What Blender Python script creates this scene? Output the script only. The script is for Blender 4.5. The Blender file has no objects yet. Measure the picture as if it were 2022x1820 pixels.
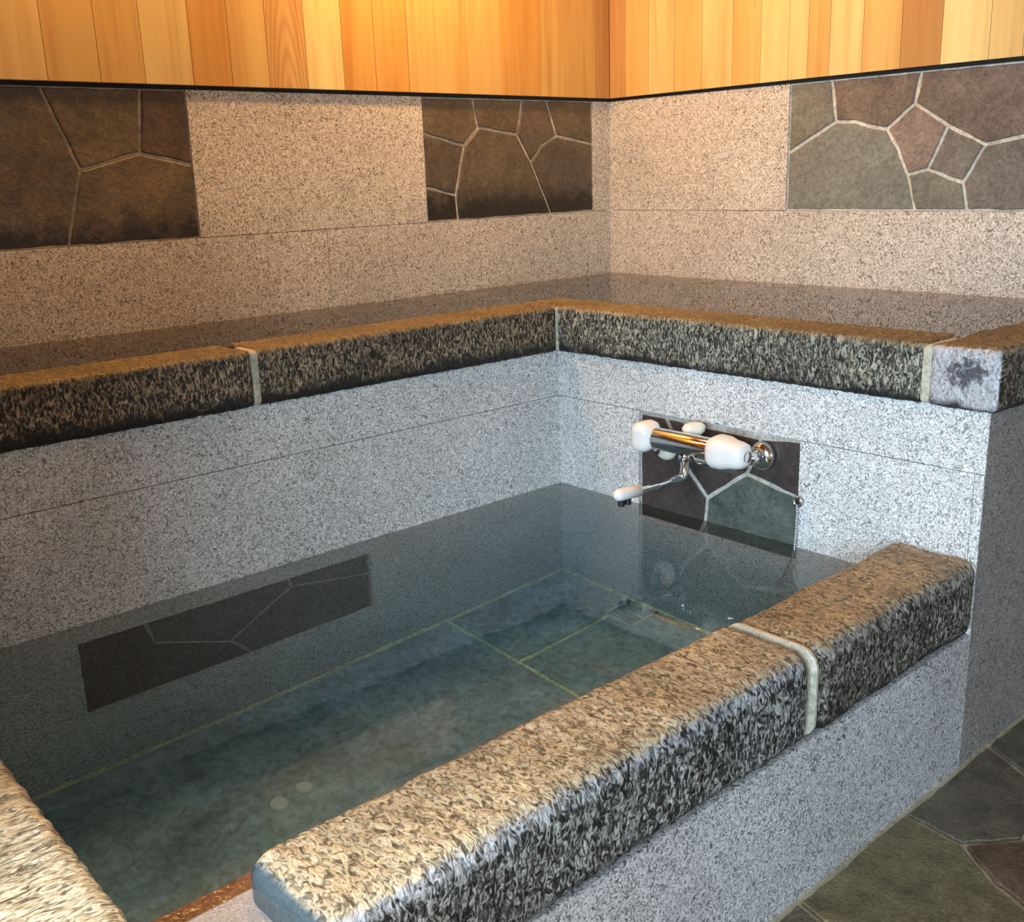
import bpy, bmesh, math, random
import numpy as np
from mathutils import Vector, Matrix, noise

S = bpy.context.scene
C = S.collection
random.seed(7)

# ------------------------------------------------------------------ camera
cam_d = bpy.data.cameras.new('camera'); cam = bpy.data.objects.new('camera', cam_d); C.objects.link(cam)
fwd = Vector((0.63526471, 0.72508299, -0.26588232)); rgt = Vector((0.74586842, -0.66531086, -0.03227632)); upv = Vector((0.2002974, 0.17780922, 0.96346501))
M = Matrix((rgt, upv, -fwd)).transposed().to_4x4(); M.translation = Vector((-2.07150707, -2.14635456, 0.89240585))
cam.matrix_world = M
cam_d.sensor_fit = 'HORIZONTAL'; cam_d.sensor_width = 36.0; cam_d.lens = 36.0 * 2046.78 / 2022.0
cam_d.clip_start = 0.02; cam_d.clip_end = 60
S.camera = cam

# ------------------------------------------------------------------ world, exposure, lights
S.view_settings.view_transform = 'Standard'; S.view_settings.look = 'None'
S.view_settings.gamma = 1.0; S.view_settings.use_curve_mapping = False
S.view_settings.exposure = 0.0
S.cycles.adaptive_threshold = 0.05; S.cycles.use_light_tree = False; S.cycles.max_bounces = 9; S.cycles.diffuse_bounces = 3; S.cycles.glossy_bounces = 4; S.cycles.transmission_bounces = 7; S.cycles.volume_bounces = 0
S.cycles.sample_clamp_indirect = 60.0      # light that reaches the tub through the water must not be cut off
W = bpy.data.worlds.new('sky'); S.world = W; W.use_nodes = True
bg = W.node_tree.nodes['Background']; bg.inputs['Color'].default_value = (0.62, 0.80, 1.0, 1); bg.inputs['Strength'].default_value = 1.2

def area(name, loc, target, sx, sy, energy, col, shape='RECTANGLE', spread=math.pi):
    l = bpy.data.lights.new(name, 'AREA'); l.shape = shape; l.size = sx; l.size_y = sy
    l.energy = energy; l.color = col; l.spread = spread
    o = bpy.data.objects.new(name, l); C.objects.link(o); o.location = loc
    o.rotation_euler = (Vector(target) - Vector(loc)).to_track_quat('-Z', 'Y').to_euler()
    return o
DAY = (0.60, 0.83, 1.0); WARM = (1.0, 0.56, 0.21)
# daylight that enters by the two windows (each lamp stands in its window opening)
area('daylight_west', (-4.93, -2.95, 1.05), (0, -2.3, 0.2), 2.6, 1.5, 310, DAY)
area('daylight_south', (-0.4, -4.93, 1.05), (-0.4, 0, 0.2), 2.2, 1.5, 10, DAY)
# added unseen light west of the tub, brightens coping tops and tub water
area('added_top_light', (-3.7, -2.3, 1.945), (-3.7, -2.3, 0), 1.3, 1.3, 45, (1.0, 0.96, 0.88))
area('added_coping_light', (-1.95, -1.75, 1.972), (-1.90, -1.60, 0), 0.14, 0.14, 6.5, (1.0, 0.90, 0.74), 'DISK', math.radians(58))  # added narrow spot out of view, brightens the left coping and sill
# warm ceiling downlights (their housings are built below)
LAMPS = [(-1.20, 0.45), (-0.10, 0.27), (0.45, -0.35)]
LAMP_E = [14, 21, 5]
for (lx, ly), le in zip(LAMPS, LAMP_E):
    area('downlight', (lx, ly, 1.972), (lx, ly, 0), 0.11, 0.11, le, WARM, 'DISK')

# ------------------------------------------------------------------ node helpers
def mat(name):
    m = bpy.data.materials.new(name); m.use_nodes = True
    nt = m.node_tree; nt.nodes.clear()
    out = nt.nodes.new('ShaderNodeOutputMaterial'); b = nt.nodes.new('ShaderNodeBsdfPrincipled')
    nt.links.new(b.outputs[0], out.inputs[0])
    return m, nt, b
def N(nt, t, **kw):
    n = nt.nodes.new(t)
    for k, v in kw.items():
        if k in n.inputs: n.inputs[k].default_value = v
        else: setattr(n, k, v)
    return n
def L(nt, a, b): nt.links.new(a, b)
def coords(nt, scale=(1, 1, 1), rot=(0, 0, 0), loc=(0, 0, 0)):
    tc = N(nt, 'ShaderNodeTexCoord'); mp = N(nt, 'ShaderNodeMapping')
    mp.inputs['Scale'].default_value = scale; mp.inputs['Rotation'].default_value = rot; mp.inputs['Location'].default_value = loc
    L(nt, tc.outputs['Object'], mp.inputs['Vector']); return mp.outputs[0]
def noise_n(nt, vec, scale, detail=2, rough=0.5, dist=0.0):
    n = N(nt, 'ShaderNodeTexNoise'); n.inputs['Scale'].default_value = scale; n.inputs['Detail'].default_value = detail
    n.inputs['Roughness'].default_value = rough; n.inputs['Distortion'].default_value = dist
    L(nt, vec, n.inputs['Vector']); return n.outputs['Fac']
def ramp(nt, fac, stops):
    r = N(nt, 'ShaderNodeValToRGB'); e = r.color_ramp.elements
    while len(e) > 1: e.remove(e[-1])
    e[0].position = stops[0][0]; e[0].color = (*stops[0][1], 1) if len(stops[0][1]) == 3 else stops[0][1]
    for p, c in stops[1:]:
        q = e.new(p); q.color = (*c, 1)
    L(nt, fac, r.inputs[0]); return r.outputs[0]
def mix(nt, a, b, fac, mode='MIX'):
    m = N(nt, 'ShaderNodeMix', data_type='RGBA', blend_type=mode)
    for s, v in ((0, fac), (6, a), (7, b)):
        if isinstance(v, (int, float)): m.inputs[s].default_value = v
        elif isinstance(v, tuple): m.inputs[s].default_value = (*v, 1)
        else: L(nt, v, m.inputs[s])
    return m.outputs[2]
def bump(nt, b, h, strength, dist):
    n = N(nt, 'ShaderNodeBump'); n.inputs['Strength'].default_value = strength; n.inputs['Distance'].default_value = dist
    L(nt, h, n.inputs['Height']); L(nt, n.outputs[0], b.inputs['Normal'])
g = lambda v: (v, v, v)

def granite(name, hi, lo, rough=0.55, sc=1.0):
    m, nt, b = mat(name)
    v = coords(nt)
    w = noise_n(nt, v, 100 * sc, 2.0, 0.5, 2.4)
    mid = tuple(0.6 * a + 0.4 * k for a, k in zip(hi, lo))
    c = ramp(nt, w, [(0.36, lo), (0.455, mid), (0.55, hi), (0.68, tuple(min(1, 1.2 * a) for a in hi))])
    f = noise_n(nt, v, 300 * sc, 2, 0.6, 1.0)
    c = mix(nt, c, ramp(nt, f, [(0.32, g(0.42)), (0.48, g(0.97)), (0.7, g(1.14))]), 0.9, 'MULTIPLY')
    p = noise_n(nt, v, 3.2, 1, 0.6)
    c = mix(nt, c, ramp(nt, p, [(0.3, g(0.86)), (0.7, g(1.08))]), 0.8, 'MULTIPLY')
    L(nt, c, b.inputs['Base Color']); b.inputs['Roughness'].default_value = rough
    bump(nt, b, w, 0.25, 0.004)
    return m
def coping_mat(name, top, arris, face, lo, stretch, sc=1.0, grime_shade=0.0, end=None, smudge=False, wet=False):
    """chiselled stone: strokes across its length, near-black hollows on its sides,
    paler arrises and a top with a colour of its own"""
    m, nt, b = mat(name)
    w = noise_n(nt, coords(nt, stretch), 98 * sc, 2.0, 0.5, 1.4)
    lt = lambda c, k: tuple(min(1, k * a) for a in c)
    mx_ = lambda a, c, t: tuple(x * t + y * (1 - t) for x, y in zip(a, c))
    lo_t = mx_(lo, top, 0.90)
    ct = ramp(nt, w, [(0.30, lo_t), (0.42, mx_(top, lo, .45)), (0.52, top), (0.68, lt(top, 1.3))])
    cs = ramp(nt, w, [(0.34, lo), (0.44, mx_(arris, lo, .4)), (0.53, arris), (0.68, lt(arris, 1.4))])
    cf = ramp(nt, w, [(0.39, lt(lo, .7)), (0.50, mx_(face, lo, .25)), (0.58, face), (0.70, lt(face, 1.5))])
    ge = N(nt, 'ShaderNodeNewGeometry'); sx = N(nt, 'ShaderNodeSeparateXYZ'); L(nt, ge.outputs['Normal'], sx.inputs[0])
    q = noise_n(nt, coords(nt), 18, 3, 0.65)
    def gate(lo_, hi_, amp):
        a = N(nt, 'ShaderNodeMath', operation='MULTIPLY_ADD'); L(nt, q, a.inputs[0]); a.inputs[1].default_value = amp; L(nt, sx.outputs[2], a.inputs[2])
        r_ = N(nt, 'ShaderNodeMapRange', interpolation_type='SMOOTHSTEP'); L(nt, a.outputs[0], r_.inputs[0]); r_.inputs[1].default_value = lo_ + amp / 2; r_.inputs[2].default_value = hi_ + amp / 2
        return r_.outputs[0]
    c = mix(nt, cf, cs, gate(0.10, 0.38, 0.7)); c = mix(nt, c, ct, gate(0.62, 0.86, 0.5))  # colour follows the normal: sides, then arrises, then top
    if end is not None:      # the cleaner split end that faces the viewer
        ce = ramp(nt, w, [(0.30, lt(end, .35)), (0.42, lt(end, .75)), (0.54, end), (0.70, lt(end, 1.3))])
        a = N(nt, 'ShaderNodeMapRange'); L(nt, sx.outputs[0], a.inputs[0]); a.inputs[1].default_value = -0.5; a.inputs[2].default_value = -0.75
        if smudge:           # black smudge in the middle of the end
            mp = N(nt, 'ShaderNodeMapping', vector_type='TEXTURE'); tc = N(nt, 'ShaderNodeTexCoord'); L(nt, tc.outputs['Object'], mp.inputs[0])
            mp.inputs['Location'].default_value = (-.425, -.006, .078); mp.inputs['Scale'].default_value = (5, .048, .034)
            ln = N(nt, 'ShaderNodeVectorMath', operation='LENGTH'); L(nt, mp.outputs[0], ln.inputs[0])
            q2 = noise_n(nt, coords(nt), 60, 3, 0.6, 1.0)
            a2 = N(nt, 'ShaderNodeMath', operation='MULTIPLY_ADD'); L(nt, q2, a2.inputs[0]); a2.inputs[1].default_value = 2.6; L(nt, ln.outputs['Value'], a2.inputs[2])
            r2 = N(nt, 'ShaderNodeMapRange'); L(nt, a2.outputs[0], r2.inputs[0]); r2.inputs[1].default_value = 1.75; r2.inputs[2].default_value = 2.25; r2.inputs[3].default_value = .9; r2.inputs[4].default_value = 0
            ce = mix(nt, ce, (0.035, 0.035, 0.045), r2.outputs[0])
        if wet: ce = mix(nt, end, ce, 0.25)
        c = mix(nt, c, ce, a.outputs[0])
    f = noise_n(nt, coords(nt), 230, 2, 0.6, 0.8)
    c = mix(nt, c, ramp(nt, f, [(0.32, g(0.5)), (0.5, g(1.0)), (0.7, g(1.15))]), 0.55, 'MULTIPLY')
    p = noise_n(nt, coords(nt), 6, 2, 0.6)
    c = mix(nt, c, ramp(nt, p, [(0.32, g(0.66)), (0.6, g(1.1))]), 0.85, 'MULTIPLY')
    # dirt and contact shade painted along the stone's lower edge, ragged upper limit
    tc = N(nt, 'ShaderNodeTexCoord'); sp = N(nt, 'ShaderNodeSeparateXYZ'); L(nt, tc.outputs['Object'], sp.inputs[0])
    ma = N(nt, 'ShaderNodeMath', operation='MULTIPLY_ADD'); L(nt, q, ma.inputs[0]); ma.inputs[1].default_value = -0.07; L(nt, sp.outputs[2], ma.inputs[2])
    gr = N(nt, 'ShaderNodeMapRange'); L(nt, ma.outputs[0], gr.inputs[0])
    gr.inputs[1].default_value = -0.030 + grime_shade; gr.inputs[2].default_value = -0.012 + grime_shade; gr.inputs[3].default_value = 0.95; gr.inputs[4].default_value = 0.0
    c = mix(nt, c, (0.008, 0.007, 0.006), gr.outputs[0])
    L(nt, c, b.inputs['Base Color']); b.inputs['Roughness'].default_value = 0.6
    if wet:
        rr = N(nt, 'ShaderNodeMapRange'); L(nt, a.outputs[0], rr.inputs[0]); rr.inputs[3].default_value = 0.6; rr.inputs[4].default_value = 0.12; L(nt, rr.outputs[0], b.inputs['Roughness'])
        h = N(nt, 'ShaderNodeMath', operation='MULTIPLY'); iv = N(nt, 'ShaderNodeMath', operation='SUBTRACT'); iv.inputs[0].default_value = 1.0
        L(nt, a.outputs[0], iv.inputs[1]); L(nt, w, h.inputs[0]); L(nt, iv.outputs[0], h.inputs[1]); w = h.outputs[0]
    bump(nt, b, w, 0.75, 0.005)
    return m
def plain(name, col, rough=0.5, metal=0.0, coat=0.0):
    m, nt, b = mat(name); b.inputs['Base Color'].default_value = (*col, 1)
    b.inputs['Roughness'].default_value = rough; b.inputs['Metallic'].default_value = metal
    b.inputs['Coat Weight'].default_value = coat
    return m
def slate(name, col, var=0.35, rough=0.55, bstr=0.35, sc=1.0, stain=None):
    m, nt, b = mat(name); v = coords(nt)
    a = noise_n(nt, v, 9 * sc, 3, 0.62, 0.6); f = noise_n(nt, v, 85 * sc, 2, 0.65, 0.8)
    c = ramp(nt, a, [(0.30, tuple(k * (1 - var) for k in col)), (0.5, col), (0.7, tuple(k * (1 + var) for k in col))])
    c = mix(nt, c, ramp(nt, f, [(0.32, g(0.55)), (0.5, g(1.0)), (0.72, g(1.5))]), 0.65, 'MULTIPLY')
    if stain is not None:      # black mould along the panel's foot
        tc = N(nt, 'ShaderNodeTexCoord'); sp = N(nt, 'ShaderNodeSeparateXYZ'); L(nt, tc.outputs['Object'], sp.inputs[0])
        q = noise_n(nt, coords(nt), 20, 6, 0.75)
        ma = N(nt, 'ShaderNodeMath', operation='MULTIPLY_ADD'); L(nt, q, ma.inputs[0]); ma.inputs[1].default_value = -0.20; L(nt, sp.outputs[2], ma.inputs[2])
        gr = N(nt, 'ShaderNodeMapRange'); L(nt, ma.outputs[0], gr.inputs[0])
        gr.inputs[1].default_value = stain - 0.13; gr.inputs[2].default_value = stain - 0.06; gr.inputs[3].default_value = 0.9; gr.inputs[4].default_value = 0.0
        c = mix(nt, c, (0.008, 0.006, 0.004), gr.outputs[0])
    L(nt, c, b.inputs['Base Color']); b.inputs['Roughness'].default_value = rough
    bump(nt, b, f, bstr, 0.004)
    return m
def wood(name, col, rings=0.0):
    m, nt, b = mat(name)
    v = coords(nt, (26, 26, 0.9)); a = noise_n(nt, v, 2.2, 5, 0.6, 0.5)
    v2 = coords(nt, (5, 5, 0.35)); d = noise_n(nt, v2, 2.0, 3, 0.5, 0.8)
    dk = tuple(k * s for k, s in zip(col, (0.80, 0.68, 0.55))); lt = tuple(min(1, k * s) for k, s in zip(col, (1.06, 1.15, 1.25)))
    c = ramp(nt, a, [(0.30, dk), (0.48, col), (0.70, lt)])
    c2 = ramp(nt, d, [(0.34, dk), (0.5, col), (0.66, lt)])
    c = mix(nt, c, c2, 0.5)
    if rings:                  # cathedral grain of a flat-sawn board
        wv = N(nt, 'ShaderNodeTexWave', wave_type='RINGS', rings_direction='Y'); L(nt, coords(nt, (10, 0.01, 1.1), (0, 0, 0), (4.85, 0, -1.0)), wv.inputs[0])
        wv.inputs['Scale'].default_value = 3.5; wv.inputs['Distortion'].default_value = 0.8; wv.inputs['Detail'].default_value = 2
        c = mix(nt, c, ramp(nt, wv.outputs['Fac'], [(0.0, g(0.82)), (0.5, g(1.0)), (1.0, g(1.06))]), rings, 'MULTIPLY')
    L(nt, c, b.inputs['Base Color']); b.inputs['Roughness'].default_value = 0.42
    b.inputs['Specular IOR Level'].default_value = 0.3
    bump(nt, b, a, 0.12, 0.002)
    return m

GR_UP = granite('granite_upper', (0.74, 0.66, 0.56), (0.23, 0.18, 0.13))
GR_LO = granite('granite_grey', (0.82, 0.82, 0.815), (0.25, 0.25, 0.25))
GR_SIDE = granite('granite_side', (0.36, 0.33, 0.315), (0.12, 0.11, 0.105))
GR_OUT = granite('granite_outer', (0.66, 0.66, 0.675), (0.13, 0.13, 0.135))
GR_BED = plain('stone_bed', (0.10, 0.085, 0.07), 0.9)
MORTAR = slate('mortar', (0.40, 0.37, 0.28), 0.15, 0.85, 0.3)
MORTAR_P = slate('mortar_pale', (0.50, 0.47, 0.38), 0.12, 0.85, 0.4)
MORTAR_D = slate('mortar_panel', (0.48, 0.40, 0.29), 0.2, 0.85, 0.3)
BLACK = plain('shadow_gap_black', (0.01, 0.009, 0.008), 0.8)
CHROME = plain('chrome', (0.78, 0.80, 0.83), 0.07, 1.0)
WHITE = plain('white_plastic', (0.86, 0.83, 0.80), 0.28, 0, 0.4)
CREAM = plain('cream_plastic', (0.80, 0.74, 0.62), 0.32, 0, 0.3)
DARKRUB = plain('dark_nozzle', (0.02, 0.02, 0.022), 0.4)

# ------------------------------------------------------------------ object helpers
def prop(o, label=None, cat=None, group=None, kind=None):
    if label: o['label'] = label
    if cat: o['category'] = cat
    if group: o['group'] = group
    if kind: o['kind'] = kind
    return o
def empty(name, loc, label, cat, group=None):
    o = bpy.data.objects.new(name, None); C.objects.link(o); o.location = loc; o.empty_display_size = 0.1
    return prop(o, label, cat, group)
def wloc(o):
    v = Vector(o.location)
    while o.parent: o = o.parent; v += Vector(o.location)
    return v
def link(name, me, mats, parent=None, pivot=None, smooth=False):
    """me holds world coordinates; it is re-based on the pivot (or the parent's place)"""
    o = bpy.data.objects.new(name, me); C.objects.link(o)
    for m in (mats if isinstance(mats, (list, tuple)) else [mats]): me.materials.append(m)
    base = wloc(parent) if parent else Vector((0, 0, 0))
    pv = Vector(pivot) if pivot is not None else base
    me.transform(Matrix.Translation(-pv)); o.location = pv - base
    if parent: o.parent = parent
    if smooth:
        for p in me.polygons: p.use_smooth = True
    return o
def from_bm(bm, name='m'):
    me = bpy.data.meshes.new(name); bm.normal_update(); bm.to_mesh(me); bm.free(); return me
def box(bm, x0, x1, y0, y1, z0, z1, bev=0.0, mi=0):
    t = bmesh.new(); bmesh.ops.create_cube(t, size=1)
    for v in t.verts: v.co = Vector(((x0 + x1) / 2 + v.co.x * (x1 - x0), (y0 + y1) / 2 + v.co.y * (y1 - y0), (z0 + z1) / 2 + v.co.z * (z1 - z0)))
    if bev: bmesh.ops.bevel(t, geom=t.edges[:], offset=bev, segments=2, affect='EDGES', profile=0.6)
    for f in t.faces: f.material_index = mi
    me = bpy.data.meshes.new('t'); t.to_mesh(me); t.free(); bm.from_mesh(me); bpy.data.meshes.remove(me)
def boxes(name, lst, mats, parent=None, pivot=None, bev=0.0, struct=False):
    bm = bmesh.new()
    for b in lst: box(bm, *b[:6], bev=bev, mi=(b[6] if len(b) > 6 else 0))
    o = link(name, from_bm(bm), mats, parent, pivot)
    if struct: o['kind'] = 'structure'
    return o
def tube(bm, pts, rad, seg=16, caps=True):
    """tube along pts, rad a number or one per point"""
    pts = [Vector(p) for p in pts]; rads = rad if isinstance(rad, (list, tuple)) else [rad] * len(pts)
    rings = []; ref = None
    for i, p in enumerate(pts):
        t = (pts[min(i + 1, len(pts) - 1)] - pts[max(i - 1, 0)]).normalized()
        if ref is None: ref = t.orthogonal().normalized()
        ref = (ref - t * ref.dot(t)).normalized(); bi = t.cross(ref)
        rings.append([bm.verts.new(p + (ref * math.cos(a) + bi * math.sin(a)) * rads[i]) for a in [2 * math.pi * k / seg for k in range(seg)]])
    for a, b in zip(rings, rings[1:]):
        for k in range(seg): bm.faces.new((a[k], a[(k + 1) % seg], b[(k + 1) % seg], b[k]))
    if caps: bm.faces.new(rings[0][::-1]); bm.faces.new(rings[-1])
def lathe(bm, origin, axis, prof, seg=28, lobes=0, amp=0.0):
    """prof: (distance along axis, radius) pairs"""
    o = Vector(origin); t = Vector(axis).normalized(); a0 = t.orthogonal().normalized(); b0 = t.cross(a0); rings = []
    for d, r in prof:
        ring = []
        for k in range(seg):
            an = 2 * math.pi * k / seg; rr = r * (1 + amp * math.cos(lobes * an)) if lobes else r
            ring.append(bm.verts.new(o + t * d + (a0 * math.cos(an) + b0 * math.sin(an)) * max(rr, 1e-4)))
        rings.append(ring)
    for a, b in zip(rings, rings[1:]):
        for k in range(seg): bm.faces.new((a[k], a[(k + 1) % seg], b[(k + 1) % seg], b[k]))
    bm.faces.new(rings[0][::-1]); bm.faces.new(rings[-1])
def solid(name, fn, m, parent, pivot=None, smooth=True, label=None):
    bm = bmesh.new(); fn(bm); bmesh.ops.recalc_face_normals(bm, faces=bm.faces[:])
    o = link(name, from_bm(bm), m, parent, pivot, smooth)
    if smooth:
        try: o.data.set_sharp_from_angle(angle=math.radians(50))
        except Exception: pass
    if label: o['label'] = label
    return o

# ---- polygons: shrink a convex-ish polygon, extrude to a stone
def area2(p): return sum(p[i][0] * p[(i + 1) % len(p)][1] - p[(i + 1) % len(p)][0] * p[i][1] for i in range(len(p)))
def inset(poly, d):
    if area2(poly) < 0: poly = poly[::-1]
    n = len(poly); out = []
    for i in range(n):
        p0, p1, p2 = Vector(poly[i - 1]), Vector(poly[i]), Vector(poly[(i + 1) % n])
        e1 = (p1 - p0).normalized(); e2 = (p2 - p1).normalized()
        n1 = Vector((-e1.y, e1.x)); n2 = Vector((-e2.y, e2.x)); m = n1 + n2
        k = m.length_squared
        if k < 0.2: m = n1; k = 1.0; out.append(p1 + n1 * d); continue
        out.append(p1 + m * (2 * d / k))
    return out
def wobble(poly, seed, amp=0.0025, step=0.03, ref=None):
    """natural, slightly uneven edge between the given corners"""
    out = []; ref = ref or poly
    for i in range(len(poly)):
        a, b = Vector(poly[i]), Vector(poly[(i + 1) % len(poly)]); e = b - a; nn = Vector((-e.y, e.x)).normalized()
        ra, rb = Vector(ref[i]), Vector(ref[(i + 1) % len(poly)]); n = max(1, int((rb - ra).length / step))
        for k in range(n):
            t = k / n; p = a.lerp(b, t); rp = ra.lerp(rb, t); w = noise.noise(Vector((rp.x * 22, rp.y * 22, seed))) * amp * (1 if 0 < k else 0.3)
            out.append(p + nn * w)
    return out
def stones(name, polys, mapf, gap, thick, mats, parent=None, pivot=None, bev=0.0022, amp=0.0025, depth=0.004):
    """polys: (list of 2-D corners, material index); mapf(u, v, h) -> world point, h = height above the bed"""
    bm = bmesh.new()
    for j, (poly, mi) in enumerate(polys):
        if area2(poly) < 0: poly = poly[::-1]
        q0 = inset(poly, gap / 2)
        q = wobble(q0, j * 3.7 + 1, amp); qi = wobble(inset(poly, gap / 2 + bev), j * 3.7 + 1, amp, ref=q0)
        tz = thick + depth * (noise.noise(Vector((j * 1.7, 2, 3))))
        a = [bm.verts.new(mapf(p[0], p[1], -0.003)) for p in q]; b = [bm.verts.new(mapf(p[0], p[1], tz - bev)) for p in q]
        c = [bm.verts.new(mapf(p[0], p[1], tz)) for p in qi]; n = len(q)
        for k in range(n):
            for lo, hi in ((a, b), (b, c)):
                f = bm.faces.new((lo[k], lo[(k + 1) % n], hi[(k + 1) % n], hi[k])); f.material_index = mi
        f = bm.faces.new(c); f.material_index = mi
    bmesh.ops.recalc_face_normals(bm, faces=bm.faces[:])
    return link(name, from_bm(bm), mats, parent, pivot)

# ------------------------------------------------------------------ measures (metres, z = 0 at the lower bath's water)
D1, D2 = 0.566, 0.831           # upper back walls: y = D1, x = D2
ZB, ZC, ZBAND, ZW = 0.40, 0.530, 0.755, 1.135
ZF, ZT = -0.4026, -0.71         # room floor, lower bath's floor
YO = -1.2536                    # outer face of baths
CEIL = 2.0

# ------------------------------------------------------------------ room shell
fl = boxes('floor', [(-5.0, 3.2, -5.0, YO - 0.0, ZF - 0.10, ZF - 0.008), (-5.0, -2.15, YO, 1.2, ZF - 0.10, ZF - 0.008)], MORTAR, struct=True)
FS = [slate('floor_stone_olive', (0.15, 0.125, 0.065), 0.4, 0.5, 0.9, 1.6), slate('floor_stone_grey', (0.10, 0.085, 0.06), 0.4, 0.5, 0.9, 1.6),
      slate('floor_stone_brown', (0.11, 0.068, 0.042), 0.45, 0.5, 0.9, 1.6)]
fp = [([(.126, -1.262), (.70, -1.262), (.62, -1.62), (.25, -1.7), (.03, -1.45), (.067, -1.369)], 1),
      ([(-.254, -1.262), (.126, -1.262), (.067, -1.369), (.03, -1.44), (-.166, -1.467), (-.267, -1.391)], 1),
      ([(-.639, -1.262), (-.254, -1.262), (-.267, -1.391), (-.336, -1.482), (-.364, -1.551), (-.45, -1.75), (-.62, -1.6), (-.655, -1.325)], 0),
      ([(-.267, -1.391), (-.166, -1.467), (.03, -1.44), (.25, -1.7), (.1, -1.9), (-.45, -1.9), (-.45, -1.75), (-.364, -1.551), (-.336, -1.482)], 2),
      ([(-1.15, -1.262), (-.639, -1.262), (-.655, -1.325), (-.62, -1.6), (-.8, -1.9), (-1.3, -1.9), (-1.2, -1.6)], 1),
      ([(-.62, -1.6), (-.45, -1.75), (-.45, -1.9), (-.8, -1.9)], 2),
      ([(.62, -1.62), (.7, -1.262), (1.3, -1.262), (1.3, -1.9), (.1, -1.9), (.25, -1.7)], 0),
      ([(-2.14, -1.262), (-1.15, -1.262), (-1.2, -1.6), (-1.3, -1.9), (-2.14, -1.9)], 0)]
def clip(poly, nx, ny, c):
    out = []
    for i in range(len(poly)):
        a, b = poly[i], poly[(i + 1) % len(poly)]; da = nx * a[0] + ny * a[1] - c; db = nx * b[0] + ny * b[1] - c
        if da <= 0: out.append(a)
        if da * db < 0:
            t = da / (da - db); out.append((a[0] + t * (b[0] - a[0]), a[1] + t * (b[1] - a[1])))
    return out
def voronoi(x0, x1, y0, y1, cell):
    sd = [(x0 + (i + .5 + random.uniform(-.36, .36)) * cell, y0 + (j + .5 + random.uniform(-.36, .36)) * cell) for i in range(int((x1 - x0) / cell) + 1) for j in range(int((y1 - y0) / cell) + 1)]
    res = []
    for s in sd:
        P = [(x0, y0), (x1, y0), (x1, y1), (x0, y1)]
        for t in sd:
            if t is s or (t[0] - s[0]) ** 2 + (t[1] - s[1]) ** 2 > (3 * cell) ** 2: continue
            nx, ny = t[0] - s[0], t[1] - s[1]; P = clip(P, nx, ny, (t[0] ** 2 + t[1] ** 2 - s[0] ** 2 - s[1] ** 2) / 2)
            if len(P) < 3: break
        if len(P) > 2 and abs(area2(P)) > 0.01: res.append((P, random.randrange(3)))
    return res
fp += voronoi(-4.98, 3.18, -4.98, -1.9, 0.46) + voronoi(-4.98, -2.16, -1.9, 1.15, 0.46)
stones('flagstone_paving', fp, lambda u, v, h: Vector((u, v, ZF - 0.008 + h)), 0.013, 0.008, FS, fl, amp=0.006, bev=0.003)

# upper stone walls
boxes('wall_left', [
    (-2.10, D2 + 0.01, D1 + 0.03, D1 + 0.14, -0.45, 1.30, 1),
    (-2.10, -0.395, D1, D1 + 0.10, 0.30, ZBAND - 0.0008), (-0.3935, D2, D1, D1 + 0.10, 0.30, ZBAND - 0.0008),
    (-0.79, -0.018, D1, D1 + 0.10, ZBAND + 0.0008, ZW),
    (0.7435, D2, D1, D1 + 0.10, ZBAND + 0.0008, ZW)], [GR_UP, GR_BED], struct=True, bev=0.0)
boxes('wall_right', [
    (D2 + 0.03, D2 + 0.14, -1.262 - 0.6, D1, -0.45, 1.30, 1),
    (D2, D2 + 0.10, -1.9, D1, 0.30, ZBAND - 0.0008),
    (D2, D2 + 0.10, -0.192, D1, ZBAND + 0.0008, ZW)], [GR_UP, GR_BED], struct=True)
boxes('gap_shade_strip', [(-2.10, D2, D1 - 0.001, D1 + 0.09, ZW, ZW + 0.010), (D2 - 0.001, D2 + 0.09, -1.9, D1, ZW, ZW + 0.010)], BLACK, struct=True)  # black strip stands in for the shade in the gap under the boards

# wooden cladding above the stone: upright boards, each with its own tone
WT = [wood('cedar_amber', (0.671, 0.399, 0.124)), wood('cedar_light', (0.750, 0.513, 0.199)), wood('cedar_orange', (0.641, 0.328, 0.082)),
      wood('cedar_brown', (0.531, 0.270, 0.088)), wood('cedar_flat', (0.625, 0.341, 0.112), 0.9), wood('cedar_yellow', (0.781, 0.589, 0.234))]
def boards(name, xs, tones, along_x):
    bm = bmesh.new(); z0 = ZW + 0.010
    for a, b, t in zip(xs, xs[1:], tones):
        lo, hi = min(a, b) + 0.0006, max(a, b) - 0.0006
        if along_x: box(bm, lo, hi, D1 - 0.014, D1 + 0.02, z0, CEIL, 0.0012, t)
        else: box(bm, D2 - 0.014, D2 + 0.02, lo, hi, z0, CEIL, 0.0012, t)
    # backing behind the boards
    if along_x: box(bm, -2.10, D2 + 0.02, D1 + 0.02, D1 + 0.14, z0, CEIL, 0, 3)
    else: box(bm, D2 + 0.02, D2 + 0.14, -1.9, D1 + 0.02, z0, CEIL, 0, 3)
    o = link(name, from_bm(bm), WT); o['kind'] = 'structure'; return o
xl = [-2.10, -1.99, -1.87, -1.75, -1.63, -1.51, -1.40, -1.276, -1.141, -1.013, -.899, -.769, -.658, -.546, -.425, -.303, -.191, -.07, .034, .161, .3, .483, .62, .745, D2 - 0.014]
boards('trim_2', xl, [0, 1, 0, 2, 1, 0, 1, 1, 0, 0, 1, 2, 0, 4, 5, 2, 2, 0, 0, 0, 2, 0, 0, 3], True)
yr = [D1 - 0.014, .477, .37, .258, .14, .017, -.09, -.192, -.26, -.333, -.441, -.559, -.677, -.809, -.897, -1.02, -1.14, -1.26, -1.38, -1.5, -1.62, -1.74, -1.9]
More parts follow.
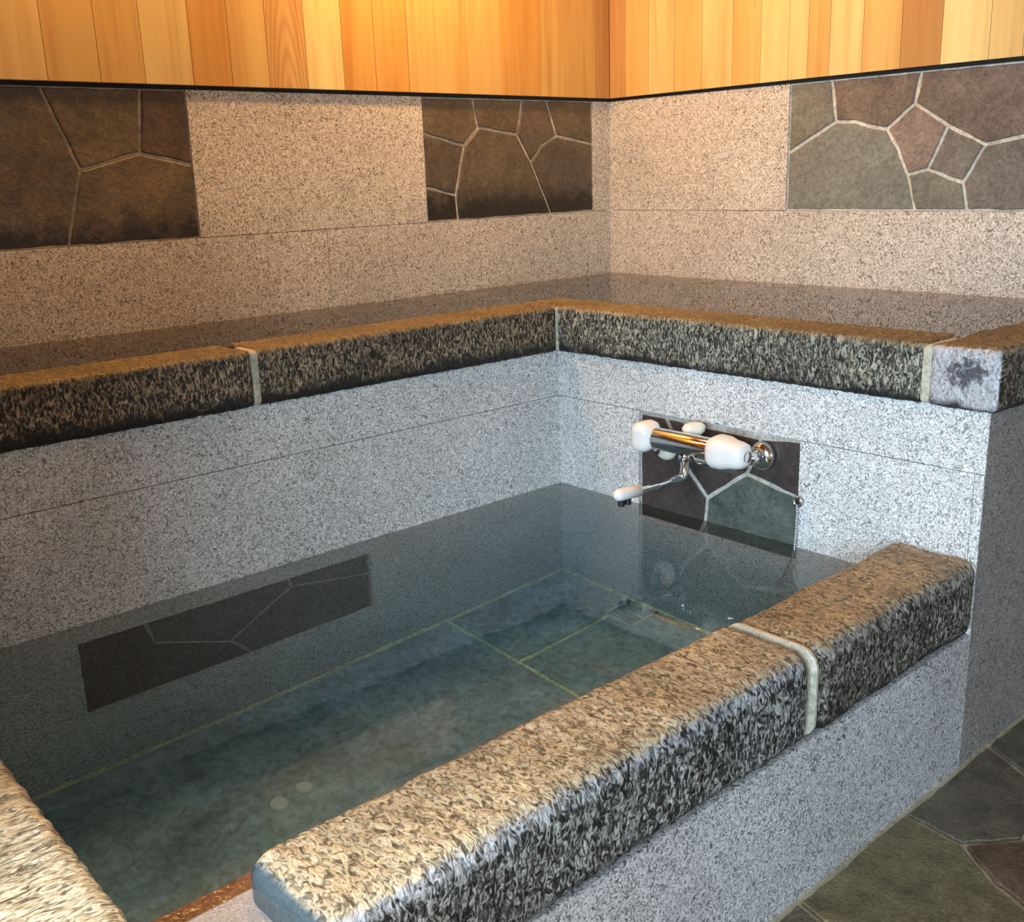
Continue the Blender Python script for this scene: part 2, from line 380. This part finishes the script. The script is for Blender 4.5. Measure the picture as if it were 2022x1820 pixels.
boards('trim_3', yr, [3, 0, 1, 0, 1, 0, 1, 1, 0, 1, 0, 3, 5, 1, 0, 1, 0, 2, 1, 0, 1, 0], False)

# rest of the room, behind and beside the camera
WALLP = slate('plaster_warm', (0.33, 0.165, 0.065), 0.08, 0.8, 0.1)
boxes('wall_west', [(-2.25, -2.11, -0.98, D1 + 0.14, -0.45, CEIL)], WALLP, struct=True)  # unseen wall, its length set to keep daylight off the left corner
boxes('wall_alcove', [(-5.0, -2.25, 1.2, 1.3, ZF, CEIL), (-2.35, -2.25, D1 + 0.1, 1.2, ZF, CEIL)], WALLP, struct=True)
boxes('wall_east', [(3.2, 3.3, -5.0, -1.9, ZF, CEIL), (D2, 3.3, -1.9, -1.8, ZF, CEIL)], WALLP, struct=True)
def wall_with_opening(name, along, pos, a0, a1, w0, w1, z0, z1):
    q = []
    for (u0, u1, v0, v1) in ((a0, w0, ZF, CEIL), (w1, a1, ZF, CEIL), (w0, w1, ZF, z0), (w0, w1, z1, CEIL)):
        q.append((pos - 0.1, pos, u0, u1, v0, v1) if along == 'y' else (u0, u1, pos - 0.1, pos, v0, v1))
    boxes(name, q, WALLP, struct=True)
wall_with_opening('wall_far_west', 'y', -5.0, -5.0, 1.3, -4.3, -1.6, 0.25, 1.85)
wall_with_opening('wall_south', 'x', -5.0, -5.0, 3.3, -1.55, 0.75, 0.25, 1.85)
FRAME = plain('window_frame_wood', (0.35, 0.20, 0.10), 0.5)
def window(name, along, w0, w1):
    q = [(w0, w0 + .05, .25, 1.85), (w1 - .05, w1, .25, 1.85), ((w0 + w1) / 2 - .025, (w0 + w1) / 2 + .025, .30, 1.80), (w0, w1, .25, .30), (w0, w1, 1.80, 1.85)]
    boxes(name, [((-5.07, -5.02, a, b, c, d) if along == 'y' else (a, b, -5.07, -5.02, c, d)) for a, b, c, d in q], FRAME, struct=True)
window('window_1', 'y', -4.3, -1.6); window('window_2', 'x', -1.55, 0.75)
boxes('ceiling', [(-5.1, 3.3, -5.1, 1.3, CEIL, CEIL + 0.1)], wood('ceiling_cedar', (0.42, 0.20, 0.07)), struct=True)
LW = ['above the left stone panel', 'above the middle of the upper bath', 'above the right arm of the upper bath']
for (lx, ly), w in zip(LAMPS + [(-1.95, -1.75)], LW + ['added unseen over the near left end of the tub']):  # the last ring belongs to the added coping spot
    t = empty('ceiling_downlight', (lx, ly, CEIL), 'round warm ceiling downlight ' + w, 'lamp', 'ceiling downlights')
    solid('trim_ring', lambda bm: tube(bm, [(lx + .075 * math.cos(a), ly + .075 * math.sin(a), CEIL - .006) for a in [2 * math.pi * k / 24 for k in range(25)]], 0.008, 8), plain('lamp_ring', (0.7, 0.7, 0.7), 0.3), t)
t = empty('added_top_panel', (-3.7, -2.3, CEIL), 'added square light panel on the unseen ceiling, west of the tub', 'lamp')  # body of the added overhead light, out of view
boxes('housing', [(-4.37, -3.03, -2.97, -1.63, 1.955, CEIL)], plain('added_panel_housing', (0.75, 0.75, 0.75), 0.4), t)

# ------------------------------------------------------------------ upper L-shaped hot bath: granite body
ub = empty('upper_bath', (0.4, -0.3, ZF), 'raised L-shaped granite bath body wrapping the corner behind the lower tub', 'bath')
GAP = 0.0009
PX0, PX1, PZ0, PZ1 = -1.438, -0.69, -0.465, -0.105       # drowned stone panel in the left face
boxes('left_face', [
    (-2.10, 0.0, 0.032, 0.12, ZT - .06, ZB, 1),
    (-2.10, 0.0, 0.0, 0.10, 0.266 + GAP, ZB),
    (-2.10, PX0, 0.0, 0.10, ZT - 0.05, 0.266 - GAP), (PX1, 0.0, 0.0, 0.10, ZT - 0.05, 0.266 - GAP),
    (PX0, PX1, 0.0, 0.10, PZ1, 0.266 - GAP), (PX0, PX1, 0.0, 0.10, ZT - 0.05, PZ0)], [GR_LO, GR_BED], ub)
QY0, QY1, QZ0, QZ1 = -0.817, -0.311, -0.10, 0.265        # stone panel behind the tap
boxes('tap_face', [
    (0.032, 0.12, YO + 0.01, 0.0, ZT - .06, ZB, 1),
    (0.0, 0.10, YO, 0.10, 0.266 + GAP, ZB),
    (0.0, 0.10, YO + 0.0215, QY0, ZT - 0.05, 0.266 - GAP), (0.0, 0.10, QY1, 0.0, ZT - 0.05, 0.266 - GAP),
    (0.0, 0.10, QY0, QY1, ZT - 0.05, QZ0), (0.0, 0.10, YO, YO + 0.0200, -0.0895, 0.266 - GAP)], [GR_LO, GR_BED], ub)
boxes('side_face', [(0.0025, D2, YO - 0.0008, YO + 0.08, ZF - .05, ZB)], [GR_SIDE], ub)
boxes('basin_floor', [(-2.10, D2, 0.02, D1, 0.18, 0.22), (0.02, D2, -1.2, 0.02, 0.18, 0.22)], slate('basin_slate', (0.06, 0.05, 0.04), 0.3), ub)

# ------------------------------------------------------------------ lower bath body
lb = empty('lower_bath', (-0.8, -0.6, ZT), 'sunken granite tub full of clear water in the foreground', 'bath')
boxes('outer_wall', [(-1.60, 0.0015, YO, -1.04, ZT - .05, -0.0895), (-2.10, -1.60, YO, -1.04, ZT - .05, -0.012)], GR_OUT, lb, )
boxes('end_wall', [(-2.12, -1.78, -1.1, 0.0, ZT - .05, -0.06)], GR_LO, lb)
boxes('bed', [(-2.1, 0.02, -1.26, 0.02, ZT - .12, ZT - 0.006)], slate('tub_grout', (0.80, 0.85, 0.58), 0.2, 0.8), lb)
TT = [slate('tub_tile_dark', (0.40, 0.50, 0.55), 0.35, 0.5, 0.2, 0.5), slate('tub_tile_green', (0.36, 0.47, 0.48), 0.3, 0.5, 0.2, 0.5)]
stones('tile_floor', [([(-1.78, -1.05), (-.46, -1.05), (-.46, -.010), (-1.78, -.010)], 0), ([(-.46, -.308), (-.010, -.308), (-.010, -.010), (-.46, -.010)], 1), ([(-.46, -1.05), (-.010, -1.05), (-.010, -.308), (-.46, -.308)], 1)],
       lambda u, v, h: Vector((u, v, ZT - 0.006 + h)), 0.013, 0.006, TT, lb, amp=0.001)
SILL = granite('sill_stone', (0.42, 0.43, 0.48), (0.33, 0.34, 0.39), 0.22, 1.6)
boxes('overflow_sill', [(-1.76, -1.585, -1.262, -1.062, -0.06, 0.027)], SILL, lb, bev=0.004)['label'] = 'pale wet smooth sill where the water spills over'
boxes('sill_edging', [(-1.78, -1.45, -1.0615, -1.022, -0.09, 0.019)], slate('brown_edging', (0.15, 0.075, 0.04), 0.25, 0.2), lb, bev=0.003)['label'] = 'orange-brown strip along the inner edge of the sill'

# ------------------------------------------------------------------ coping stones
def coping(name, x0, x1, y0, y1, z0, z1, mats, label, group=None, r=0.022, step=0.0055, amp=0.0022, stroke='x', smooth_end=None, big=0.0):
    """a hand-chiselled block with rounded arrises; the relief is real geometry"""
    mn = np.array([x0, y0, z0]); mx = np.array([x1, y1, z1]); piv = Vector(((x0 + x1) / 2, (y0 + y1) / 2, z0))
    V = []; F = []; 
    seed = random.random() * 20
    for ax in range(3):
        a, b = (ax + 1) % 3, (ax + 2) % 3
        na = max(2, int((mx[a] - mn[a]) / step)); nb = max(2, int((mx[b] - mn[b]) / step))
        for side in (0, 1):
            base = len(V)
            for i in range(na + 1):
                for j in range(nb + 1):
                    p = [0, 0, 0]; p[ax] = mx[ax] if side else mn[ax]
                    p[a] = mn[a] + (mx[a] - mn[a]) * i / na; p[b] = mn[b] + (mx[b] - mn[b]) * j / nb
                    core = [min(max(p[k], mn[k] + r), mx[k] - r) for k in range(3)]
                    d = Vector((p[0] - core[0], p[1] - core[1], p[2] - core[2])).normalized()
                    P = Vector(core) + d * r
                    if stroke == 'x': q = Vector((P.x * 105, P.y * 38, P.z * 38))
                    else: q = Vector((P.x * 38, P.y * 105, P.z * 38))
                    q.x += seed * 3
                    w = noise.noise(q) + 0.6 * noise.noise(q * 2.1) 
                    w = w * amp + big * noise.noise(Vector((P.x * 9, P.y * 9, P.z * 9 + seed)))
                    if smooth_end is not None and d.x * smooth_end > 0.5: w *= 0.05
                    V.append(P + d * w)
            for i in range(na):
                for j in range(nb):
                    k = base + i * (nb + 1) + j
                    f = (k, k + nb + 1, k + nb + 2, k + 1)
                    F.append(f if side else f[::-1])
                    pass
    me = bpy.data.meshes.new(name); me.from_pydata(V, [], F); me.update()
    bm = bmesh.new(); bm.from_mesh(me); bmesh.ops.remove_doubles(bm, verts=bm.verts, dist=0.0003); bm.to_mesh(me); bm.free()
    o = link(name, me, mats, None, piv, True)
    return prop(o, label, 'coping stone', group)

HI_B, LO_B = (0.50, 0.42, 0.30), (0.030, 0.022, 0.014)
CP_L = coping_mat('rim_left', (0.17, 0.120, 0.065), (0.22, 0.165, 0.10), (0.34, 0.26, 0.17), (0.013, 0.010, 0.007), (1.6, .65, .65), grime_shade=.012)
CP_R = coping_mat('rim_right', (0.20, 0.150, 0.085), (0.28, 0.24, 0.17), (0.34, 0.325, 0.255), (0.016, 0.017, 0.014), (.65, 1.4, .65), grime_shade=.004)
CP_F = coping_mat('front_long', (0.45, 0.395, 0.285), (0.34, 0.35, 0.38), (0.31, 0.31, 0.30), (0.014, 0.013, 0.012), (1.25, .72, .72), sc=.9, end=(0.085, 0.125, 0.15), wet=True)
CP_FR = coping_mat('front_short', (0.36, 0.29, 0.185), (0.30, 0.28, 0.25), (0.27, 0.25, 0.21), (0.016, 0.014, 0.012), (1.25, .72, .72), grime_shade=.01)
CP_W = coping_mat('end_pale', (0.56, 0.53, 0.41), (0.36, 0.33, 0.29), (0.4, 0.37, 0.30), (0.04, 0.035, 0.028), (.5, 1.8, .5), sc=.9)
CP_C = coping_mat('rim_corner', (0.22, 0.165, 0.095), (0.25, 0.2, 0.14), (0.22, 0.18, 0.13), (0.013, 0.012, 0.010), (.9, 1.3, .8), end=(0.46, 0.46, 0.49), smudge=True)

O = 0.021; CI = 0.135
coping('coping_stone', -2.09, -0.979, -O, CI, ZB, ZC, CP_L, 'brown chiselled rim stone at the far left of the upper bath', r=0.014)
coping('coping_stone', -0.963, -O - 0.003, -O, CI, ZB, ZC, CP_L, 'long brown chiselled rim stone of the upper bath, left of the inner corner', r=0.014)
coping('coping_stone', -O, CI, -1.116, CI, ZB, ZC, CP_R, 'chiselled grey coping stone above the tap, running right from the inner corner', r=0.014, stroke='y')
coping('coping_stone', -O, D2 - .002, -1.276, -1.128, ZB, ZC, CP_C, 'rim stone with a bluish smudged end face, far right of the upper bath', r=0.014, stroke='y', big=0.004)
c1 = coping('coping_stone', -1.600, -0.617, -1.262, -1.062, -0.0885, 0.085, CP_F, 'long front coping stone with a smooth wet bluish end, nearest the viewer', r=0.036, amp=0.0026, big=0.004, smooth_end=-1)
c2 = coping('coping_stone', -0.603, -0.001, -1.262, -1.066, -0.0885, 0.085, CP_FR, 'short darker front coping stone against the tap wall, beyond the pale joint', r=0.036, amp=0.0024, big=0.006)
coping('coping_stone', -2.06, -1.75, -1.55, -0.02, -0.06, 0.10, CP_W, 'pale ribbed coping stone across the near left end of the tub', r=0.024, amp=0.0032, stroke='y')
# pale mortar joints between the coping stones: part of the stone they seal
def joint(parent, fn, m=MORTAR_P):
    o = solid('mortar_joint', fn, m, parent, smooth=False); o['label'] = 'pale mortar joint'; return o
cps = [o for o in C.objects if o.get('category') == 'coping stone']
def ring(bm, ax, a0, a1, u0, u1, v0, v1, rr):
    """thin slice of mortar with the stones' rounded outline; ax is the stones' long axis"""
    pr = []
    for cu, cv, st in ((u1 - rr, v1 - rr, 0), (u0 + rr, v1 - rr, 90), (u0 + rr, v0 + rr, 180), (u1 - rr, v0 + rr, 270)):
        for k in range(7):
            t = math.radians(st + 15 * k); pr.append((cu + rr * math.cos(t), cv + rr * math.sin(t)))
    n = len(pr); R_ = []
    for q, (aa, sh) in enumerate(((a0, 1), (a0 * .7 + a1 * .3, 0), (a0 * .3 + a1 * .7, 0), (a1, 1))):
        ring_ = []
        for i, (u, v) in enumerate(pr):
            w = .0016 * noise.noise(Vector((u * 40, v * 40, q * 3.1))); d = sh * .0022
            uu = u + (d if u < (u0 + u1) / 2 else -d); vv = v + (d if v < (v0 + v1) / 2 else -d); j = aa + 1.6 * w
            ring_.append(bm.verts.new((j, uu + w * .5, vv) if ax == 'x' else (uu + w * .5, j, vv)))
        R_.append(ring_)
    for A, B in zip(R_, R_[1:]):
        for k in range(n): bm.faces.new((A[k], A[(k + 1) % n], B[(k + 1) % n], B[k]))
    bm.faces.new(R_[0][::-1]); bm.faces.new(R_[-1])
joint(cps[1], lambda bm: ring(bm, 'x', -0.979, -0.963, -O - 0.001, CI - .07, ZB + .002, ZC + 0.0003, 0.014))
joint(cps[2], lambda bm: box(bm, -O - 0.0035, -O + 0.007, -O - 0.0040, -O + 0.006, ZB + .004, ZC - 0.004, 0.003))
joint(cps[3], lambda bm: ring(bm, 'y', -1.131, -1.113, -O - 0.001, CI - .002, ZB + .002, ZC - 0.004, 0.012))
joint(c2, lambda bm: ring(bm, 'x', -0.6165, -0.6035, -1.2628, -1.066, -0.087, 0.0855, 0.036))
# ------------------------------------------------------------------ water
def water(name, lst, tint, dens, label, ripple):
    m = bpy.data.materials.new(name + '_surface'); m.use_nodes = True; nt = m.node_tree; nt.nodes.clear()
    out = N(nt, 'ShaderNodeOutputMaterial'); gl = N(nt, 'ShaderNodeBsdfGlass'); gl.inputs['IOR'].default_value = 1.333; gl.inputs['Roughness'].default_value = 0.0
    L(nt, gl.outputs[0], out.inputs['Surface'])
    va = N(nt, 'ShaderNodeVolumeAbsorption'); va.inputs['Color'].default_value = (*tint, 1); va.inputs['Density'].default_value = dens
    L(nt, va.outputs[0], out.inputs['Volume'])
    h = noise_n(nt, coords(nt, (1, 1, 1)), 9, 2, 0.5, 0.4)
    bp_ = N(nt, 'ShaderNodeBump'); bp_.inputs['Strength'].default_value = ripple; bp_.inputs['Distance'].default_value = 0.01
    L(nt, h, bp_.inputs['Height']); L(nt, bp_.outputs[0], gl.inputs['Normal'])
    bm = bmesh.new()
    poly, z0, z1 = lst
    lo = [bm.verts.new((x, y, z0)) for x, y in poly]; hi = [bm.verts.new((x, y, z1)) for x, y in poly]; n = len(poly)
    bm.faces.new(hi); bm.faces.new(lo[::-1])
    for k in range(n): bm.faces.new((lo[k], lo[(k + 1) % n], hi[(k + 1) % n], hi[k]))
    bmesh.ops.recalc_face_normals(bm, faces=bm.faces[:])
    o = link(name, from_bm(bm), m, None, (poly[0][0], poly[0][1], z0)); return prop(o, label, 'water', kind='stuff')
water('lower_bath_water', ([(-1.80, 0.05), (0.05, 0.05), (0.05, -1.055), (-1.80, -1.055)], ZT - 0.008, 0.0), (0.10, 0.66, 0.90), 0.50, 'clear blue-green water filling the lower tub', 0.05)
water('upper_bath_water', ([(-2.10, D1 + .004), (D2 + .004, D1 + .004), (D2 + .004, -1.14), (.10, -1.14), (.10, .10), (-2.10, .10)], 0.215, ZC - 0.004), (0.70, 0.50, 0.30), 9.0, 'still dark water filling the upper bath to the brim', 0.02)

# ------------------------------------------------------------------ crazy-paving stone panels
def panel(name, bed, polys, mapf, mats, label, pivot, gap=0.008, thick=0.0045, mm=MORTAR_D):
    t = empty(name, pivot, label, 'stone panel')
    boxes('mortar', [bed], mm, t)
    stones('flagstones', polys, mapf, gap, thick, mats, t, amp=0.004)
    return t
ml = lambda u, v, h: Vector((u, D1 + 0.007 - h, v))
mr = lambda u, v, h: Vector((D2 + 0.007 - h, -u, v))
ma_ = lambda u, v, h: Vector((u, 0.010 - h, v))
mb_ = lambda u, v, h: Vector((0.010 - h, -u, v))
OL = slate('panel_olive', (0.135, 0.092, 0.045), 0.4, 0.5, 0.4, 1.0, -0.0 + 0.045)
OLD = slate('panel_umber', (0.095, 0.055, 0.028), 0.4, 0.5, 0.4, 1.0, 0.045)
panel('stone_panel', (-2.10, -0.79, D1 + 0.007, D1 + 0.02, ZBAND, ZW), [
    ([(-1.75, .755), (-1.142, .755), (-1.088, .939), (-1.159, 1.135), (-1.75, 1.135)], 0), ([(-2.10, .755), (-1.75, .755), (-1.75, 1.135), (-2.10, 1.135)], 0),
    ([(-1.159, 1.135), (-1.088, .939), (-.93, .978), (-.91, 1.135)], 0), ([(-.91, 1.135), (-.93, .978), (-.79, .946), (-.79, 1.135)], 1),
    ([(-1.142, .755), (-.79, .755), (-.79, .946), (-.93, .978), (-1.088, .939)], 0)], ml, [OL, OLD], 'brown crazy-paved stone panel in the left wall, at the left edge under the boards', (-1.4, D1, ZBAND), 0.008)
K = (.49, .985)
panel('stone_panel', (-.018, .7435, D1 + 0.007, D1 + 0.02, ZBAND, ZW), [
    ([(-.018, 1.135), (.191, 1.135), (.208, 1.044), (.148, .989), (-.018, 1.028)], 0), ([(-.018, 1.028), (.148, .989), (.105, .835), (-.018, .863)], 1),
    ([(-.018, .863), (.105, .835), (.11, .755), (-.018, .755)], 0), ([(.191, 1.135), (.408, 1.135), (.379, 1.023), (.208, 1.044)], 0),
    ([(.208, 1.044), (.379, 1.023), (.44, .932), (.503, .812), (.53, .755), (.11, .755), (.105, .835), (.148, .989)], 0),
    ([(.408, 1.135), (.519, 1.135), (.564, 1.018), K, (.44, .932), (.379, 1.023)], 1), ([(.519, 1.135), (.743, 1.135), (.743, .989), (.564, 1.018)], 0),
    ([(.564, 1.018), (.743, .989), (.743, .755), (.53, .755), (.503, .812), (.44, .932), K], 1)], ml,
    [slate('panel_taupe', (0.116, 0.085, 0.051), 0.3, 0.5, 0.4, 1.0, 0.075), slate('panel_brown', (0.109, 0.078, 0.054), 0.3, 0.5, 0.4, 1.0, 0.075)],
    'dark brown crazy-paved stone panel in the left wall beside the back corner', (0.36, D1, ZBAND), 0.009)
P3 = [slate('panel_sage', (0.177, 0.170, 0.129), 0.2, 0.5, 0.5), slate('panel_mauve', (0.150, 0.112, 0.088), 0.3, 0.5, 0.6), slate('panel_pink', (0.231, 0.170, 0.136), 0.25, 0.5, 0.5), slate('panel_grey', (0.163, 0.143, 0.116), 0.3, 0.5, 0.5), slate('panel_green', (0.197, 0.197, 0.160), 0.12, 0.5, 0.4)]
panel('stone_panel', (D2 + .007, D2 + .02, -1.9, -.192, ZBAND, ZW), [
    ([(.192, .93), (.192, 1.135), (.335, 1.135), (.355, 1.015)], 0), ([(.192, .755), (.192, .93), (.355, 1.015), (.42, 1.012), (.47, .995), (.523, .985), (.56, .93), (.595, .856), (.625, .755)], 4),
    ([(.335, 1.135), (.617, 1.135), (.603, 1.049), (.523, .985), (.47, .995), (.42, 1.012), (.355, 1.015)], 1), ([(.523, .985), (.603, 1.049), (.705, .985), (.654, .869), (.595, .856), (.56, .93)], 2),
    ([(.705, .985), (.814, .93), (.76, .832), (.654, .869)], 3), ([(.595, .856), (.654, .869), (.76, .832), (.777, .755), (.625, .755)], 0),
    ([(.617, 1.135), (1.3, 1.135), (1.3, .97), (.916, .948), (.814, .93), (.705, .985), (.603, 1.049)], 1), ([(.814, .93), (.916, .948), (1.3, .97), (1.3, .755), (.777, .755), (.76, .832)], 3),
    ([(1.3, .755), (1.3, 1.135), (1.9, 1.135), (1.9, .755)], 3)], mr, P3, 'grey-green and mauve crazy-paved stone panel in the right wall', (D2, -.9, ZBAND), 0.010, mm=slate('mortar_light', (0.56, 0.51, 0.42), 0.2, 0.85))
UD = [slate('drowned_charcoal', (0.075, 0.068, 0.06), 0.3, 0.5, 0.3), slate('drowned_umber', (0.055, 0.04, 0.035), 0.3, 0.5, 0.3)]
panel('stone_panel', (PX0, PX1, 0.010, 0.03, PZ0, PZ1), [
    ([(-1.438, -.465), (-1.438, -.105), (-1.287, -.105), (-1.269, -.238), (-1.09, -.372), (-1.04, -.465)], 1), ([(-1.287, -.105), (-.926, -.105), (-.917, -.172), (-1.09, -.372), (-1.269, -.238)], 0),
    ([(-.926, -.105), (-.69, -.105), (-.69, -.255), (-.917, -.172)], 0), ([(-1.09, -.372), (-.917, -.172), (-.69, -.255), (-.69, -.465), (-1.04, -.465)], 0)], ma_, UD,
    'long dark stone panel under the water on the left side of the tub', (-1.06, 0.0, PZ0), 0.008, mm=slate('mortar_dark', (0.32, 0.29, 0.25), 0.2, 0.85), thick=0.003)
TP = [slate('tap_panel_brown', (0.060, 0.047, 0.043), 0.3, 0.4, 0.3), slate('tap_panel_green', (0.10, 0.115, 0.10), 0.35, 0.4, 0.4)]
panel('stone_panel', (0.010, 0.03, QY0, QY1, QZ0, QZ1), [
    ([(.311, -.10), (.311, .258), (.398, .258), (.482, .122), (.541, .063), (.532, -.02), (.52, -.10)], 0),
    ([(.398, .258), (.70, .250), (.69, .21), (.661, .152), (.541, .063), (.482, .122)], 0), ([(.70, .250), (.817, .262), (.817, .121), (.661, .152), (.69, .21)], 0),
    ([(.541, .063), (.661, .152), (.817, .121), (.817, -.10), (.52, -.10), (.532, -.02)], 1)], mb_, TP,
    'dark stone panel behind the chrome tap', (0.0, -.56, QZ0), 0.0095, 0.003, mm=slate('mortar_tap', (0.46, 0.44, 0.40), 0.2, 0.85))

# ------------------------------------------------------------------ tap
ZM = 0.232; XM = -0.10
tap = empty('bath_tap', (0.0, -0.56, ZM), 'chrome two-handled mixer tap with white knobs on the dark stone panel', 'tap')
solid('body', lambda bm: lathe(bm, (XM, -0.452, ZM), (0, -1, 0), [(0, .020), (.004, .027), (.012, .0285), (.185, .0285), (.193, .027), (.198, .020)], 40), CHROME, tap)
kp = [(0, .018), (.006, .030), (.018, .040), (.036, .043), (.050, .040), (.060, .030), (.064, .012)]
hl = solid('handle', lambda bm: lathe(bm, (XM, -0.458, ZM), (0, 1, 0), kp, 48, 4, 0.09), WHITE, tap, label='white lobed knob, left')
solid('cap', lambda bm: lathe(bm, (XM, -0.394, ZM), (0, 1, 0), [(-.002, .013), (.003, .012), (.005, .004)], 20), CREAM, hl)
hr = solid('handle', lambda bm: lathe(bm, (XM, -0.634, ZM), (0, -1, 0), [(0, .024), (.006, .036), (.020, .043), (.045, .042), (.065, .036), (.082, .034), (.098, .030), (.106, .018)], 48, 4, 0.05), WHITE, tap, label='larger white knob, right')
solid('cap', lambda bm: lathe(bm, (XM, -0.738, ZM), (0, -1, 0), [(-.002, .016), (.004, .014), (.006, .004)], 20), CHROME, hr)
solid('escutcheon', lambda bm: lathe(bm, (0.001, -0.712, ZM - .022), (-1, 0, 0), [(0, .036), (.008, .035), (.016, .028), (.020, .018)], 40), CHROME, tap)
solid('escutcheon', lambda bm: lathe(bm, (0.001, -0.408, ZM - .052), (-1, 0, 0), [(0, .036), (.008, .035), (.016, .028), (.020, .016)], 40), CREAM, tap, label='cream round wall flange, left')
solid('inlet_pipe', lambda bm: tube(bm, [(-0.012, -.712, ZM - .022), (-0.045, -.710, ZM - .020), (-0.07, -.68, ZM - .012), (XM + .004, -.64, ZM - .012)], .017, 20), CHROME, tap)
solid('inlet_pipe', lambda bm: tube(bm, [(-0.012, -.408, ZM - .052), (-0.045, -.412, ZM - .050), (-0.07, -.44, ZM - .030), (XM + .004, -.475, ZM - .008)], .014, 20), CHROME, tap)
dv = solid('diverter', lambda bm: lathe(bm, (XM + .045, -0.545, ZM + .012), (0.25, 0.35, 1), [(-.02, .012), (.0, .016), (.008, .026), (.020, .029), (.030, .022), (.034, .008)], 32, 3, 0.12), CREAM, tap, label='cream knob behind the body')
solid('lower_body', lambda bm: lathe(bm, (XM + .006, -0.58, ZM - .030), (0.05, -1, -0.06), [(0, .008), (.015, .017), (.06, .019), (.11, .014), (.125, .006)], 28), CHROME, tap)
sp = solid('spout', lambda bm: (lathe(bm, (XM, -0.553, ZM - .026), (0, 0, -1), [(0, .016), (.006, .017), (.014, .017), (.018, .013)], 24),
     tube(bm, [(XM, -.553, ZM - .03), (XM, -.553, ZM - .062), (XM - .004, -.553, ZM - .076), (XM - .014, -.552, ZM - .084), (XM - .035, -.551, ZM - .085), (-.20, -.550, .1455), (-.272, -.549, .149)], [.0115, .0115, .0115, .011, .0085, .0075, .0075], 20)), CHROME, tap)
tip = solid('spout_tip', lambda bm: lathe(bm, (-.266, -.549, .1485), (-1, 0, 0.07), [(0, .010), (.004, .0145), (.070, .0150), (.082, .012), (.087, .004)], 28), WHITE, sp, label='white plastic spout end')
for xx in (-.331, -.308):
    solid('nozzle', lambda bm: lathe(bm, (xx, -.549, .143), (0, 0, -1), [(0, .0085), (.018, .0085), (.020, .006)], 16), DARKRUB, sp, label='dark outlet under the spout tip')

# ------------------------------------------------------------------ plug chain
ch = empty('plug_chain', (0.0, -0.824, 0.119), 'drain plug chain hanging from a chrome ring at the right edge of the tap panel', 'chain')
solid('wall_ring', lambda bm: tube(bm, [(-.012, -.824 + .0105 * math.cos(a), .119 + .0105 * math.sin(a)) for a in [2 * math.pi * k / 24 for k in range(25)]], .0042, 10), CHROME, ch, label='chrome ring')
solid('wall_plate', lambda bm: lathe(bm, (0.003, -.824, .119), (-1, 0, 0), [(0, .009), (.010, .009), (.012, .006)], 20), DARKRUB, ch)
pts = []
P = [Vector((-.014, -.824, .108)), Vector((-.014, -.824, .05)), Vector((-.016, -.823, 0.0)), Vector((-.03, -.825, -.06)), Vector((-.05, -.81, -.19)), Vector((-.09, -.79, -.42)), Vector((-.14, -.78, -.66))]
def chain(bm):
    tot = 0
    for a, b in zip(P, P[1:]):
        n = max(1, int((b - a).length / 0.0055))
        for k in range(n):
            c = a.lerp(b, k / n); bmesh.ops.create_icosphere(bm, subdivisions=1, radius=0.0034, matrix=Matrix.Translation(c))
solid('bead_chain', chain, CHROME, ch)
solid('plug', lambda bm: lathe(bm, (-.14, -.78, ZT + .002), (0, 0, 1), [(0, .022), (.012, .025), (.020, .024), (.026, .010), (.034, .008), (.036, .003)], 28), DARKRUB, ch)

# ------------------------------------------------------------------ on the tub floor
dr = empty('floor_drain', (-.075, -.345, ZT), 'small square floor drain with a pale knob under the water by the tap wall', 'drain')
def sq(bm):
    for (a, b, c, d) in ((-.055, .055, -.055, -.047), (-.055, .055, .047, .055), (-.055, -.047, -.055, .055), (.047, .055, -.055, .055)):
        box(bm, -.075 + a, -.075 + b, -.345 + c, -.345 + d, ZT, ZT + .004)
solid('frame', sq, plain('drain_frame', (0.55, 0.62, 0.60), 0.4), dr, smooth=False)
solid('grate', lambda bm: [box(bm, -.075 - .045 + k * .018, -.075 - .045 + k * .018 + .010, -.392, -.298, ZT, ZT + .0025) for k in range(5)], plain('drain_grate', (0.26, 0.33, 0.35), 0.5), dr, smooth=False)
solid('knob', lambda bm: lathe(bm, (-.047, -.300, ZT + .002), (0, 0, 1), [(0, .006), (.022, .006), (.024, .009), (.036, .009), (.039, .004)], 20), WHITE, dr, label='pale knob')
disc_m = plain('pale_disc', (0.92, 0.95, 0.95), 0.4)
for (dx, dy, ds, lab) in ((-1.129, -.355, .030, 'pale oval disc on the tub floor, the one farther from the viewer'), (-1.195, -.363, .030, 'pale oval disc on the tub floor, the one nearer the left coping')):
    bm = bmesh.new(); lathe(bm, (dx, dy, ZT), (0, 0, 1), [(0, .020), (.003, .022), (.006, .018)], 28)
    for v in bm.verts: v.co.x = dx + (v.co.x - dx) * 0.85
    bmesh.ops.recalc_face_normals(bm, faces=bm.faces[:])
    prop(link('floor_disc', from_bm(bm), disc_m, None, (dx, dy, ZT), False), lab, 'disc', 'pale discs on the tub floor')
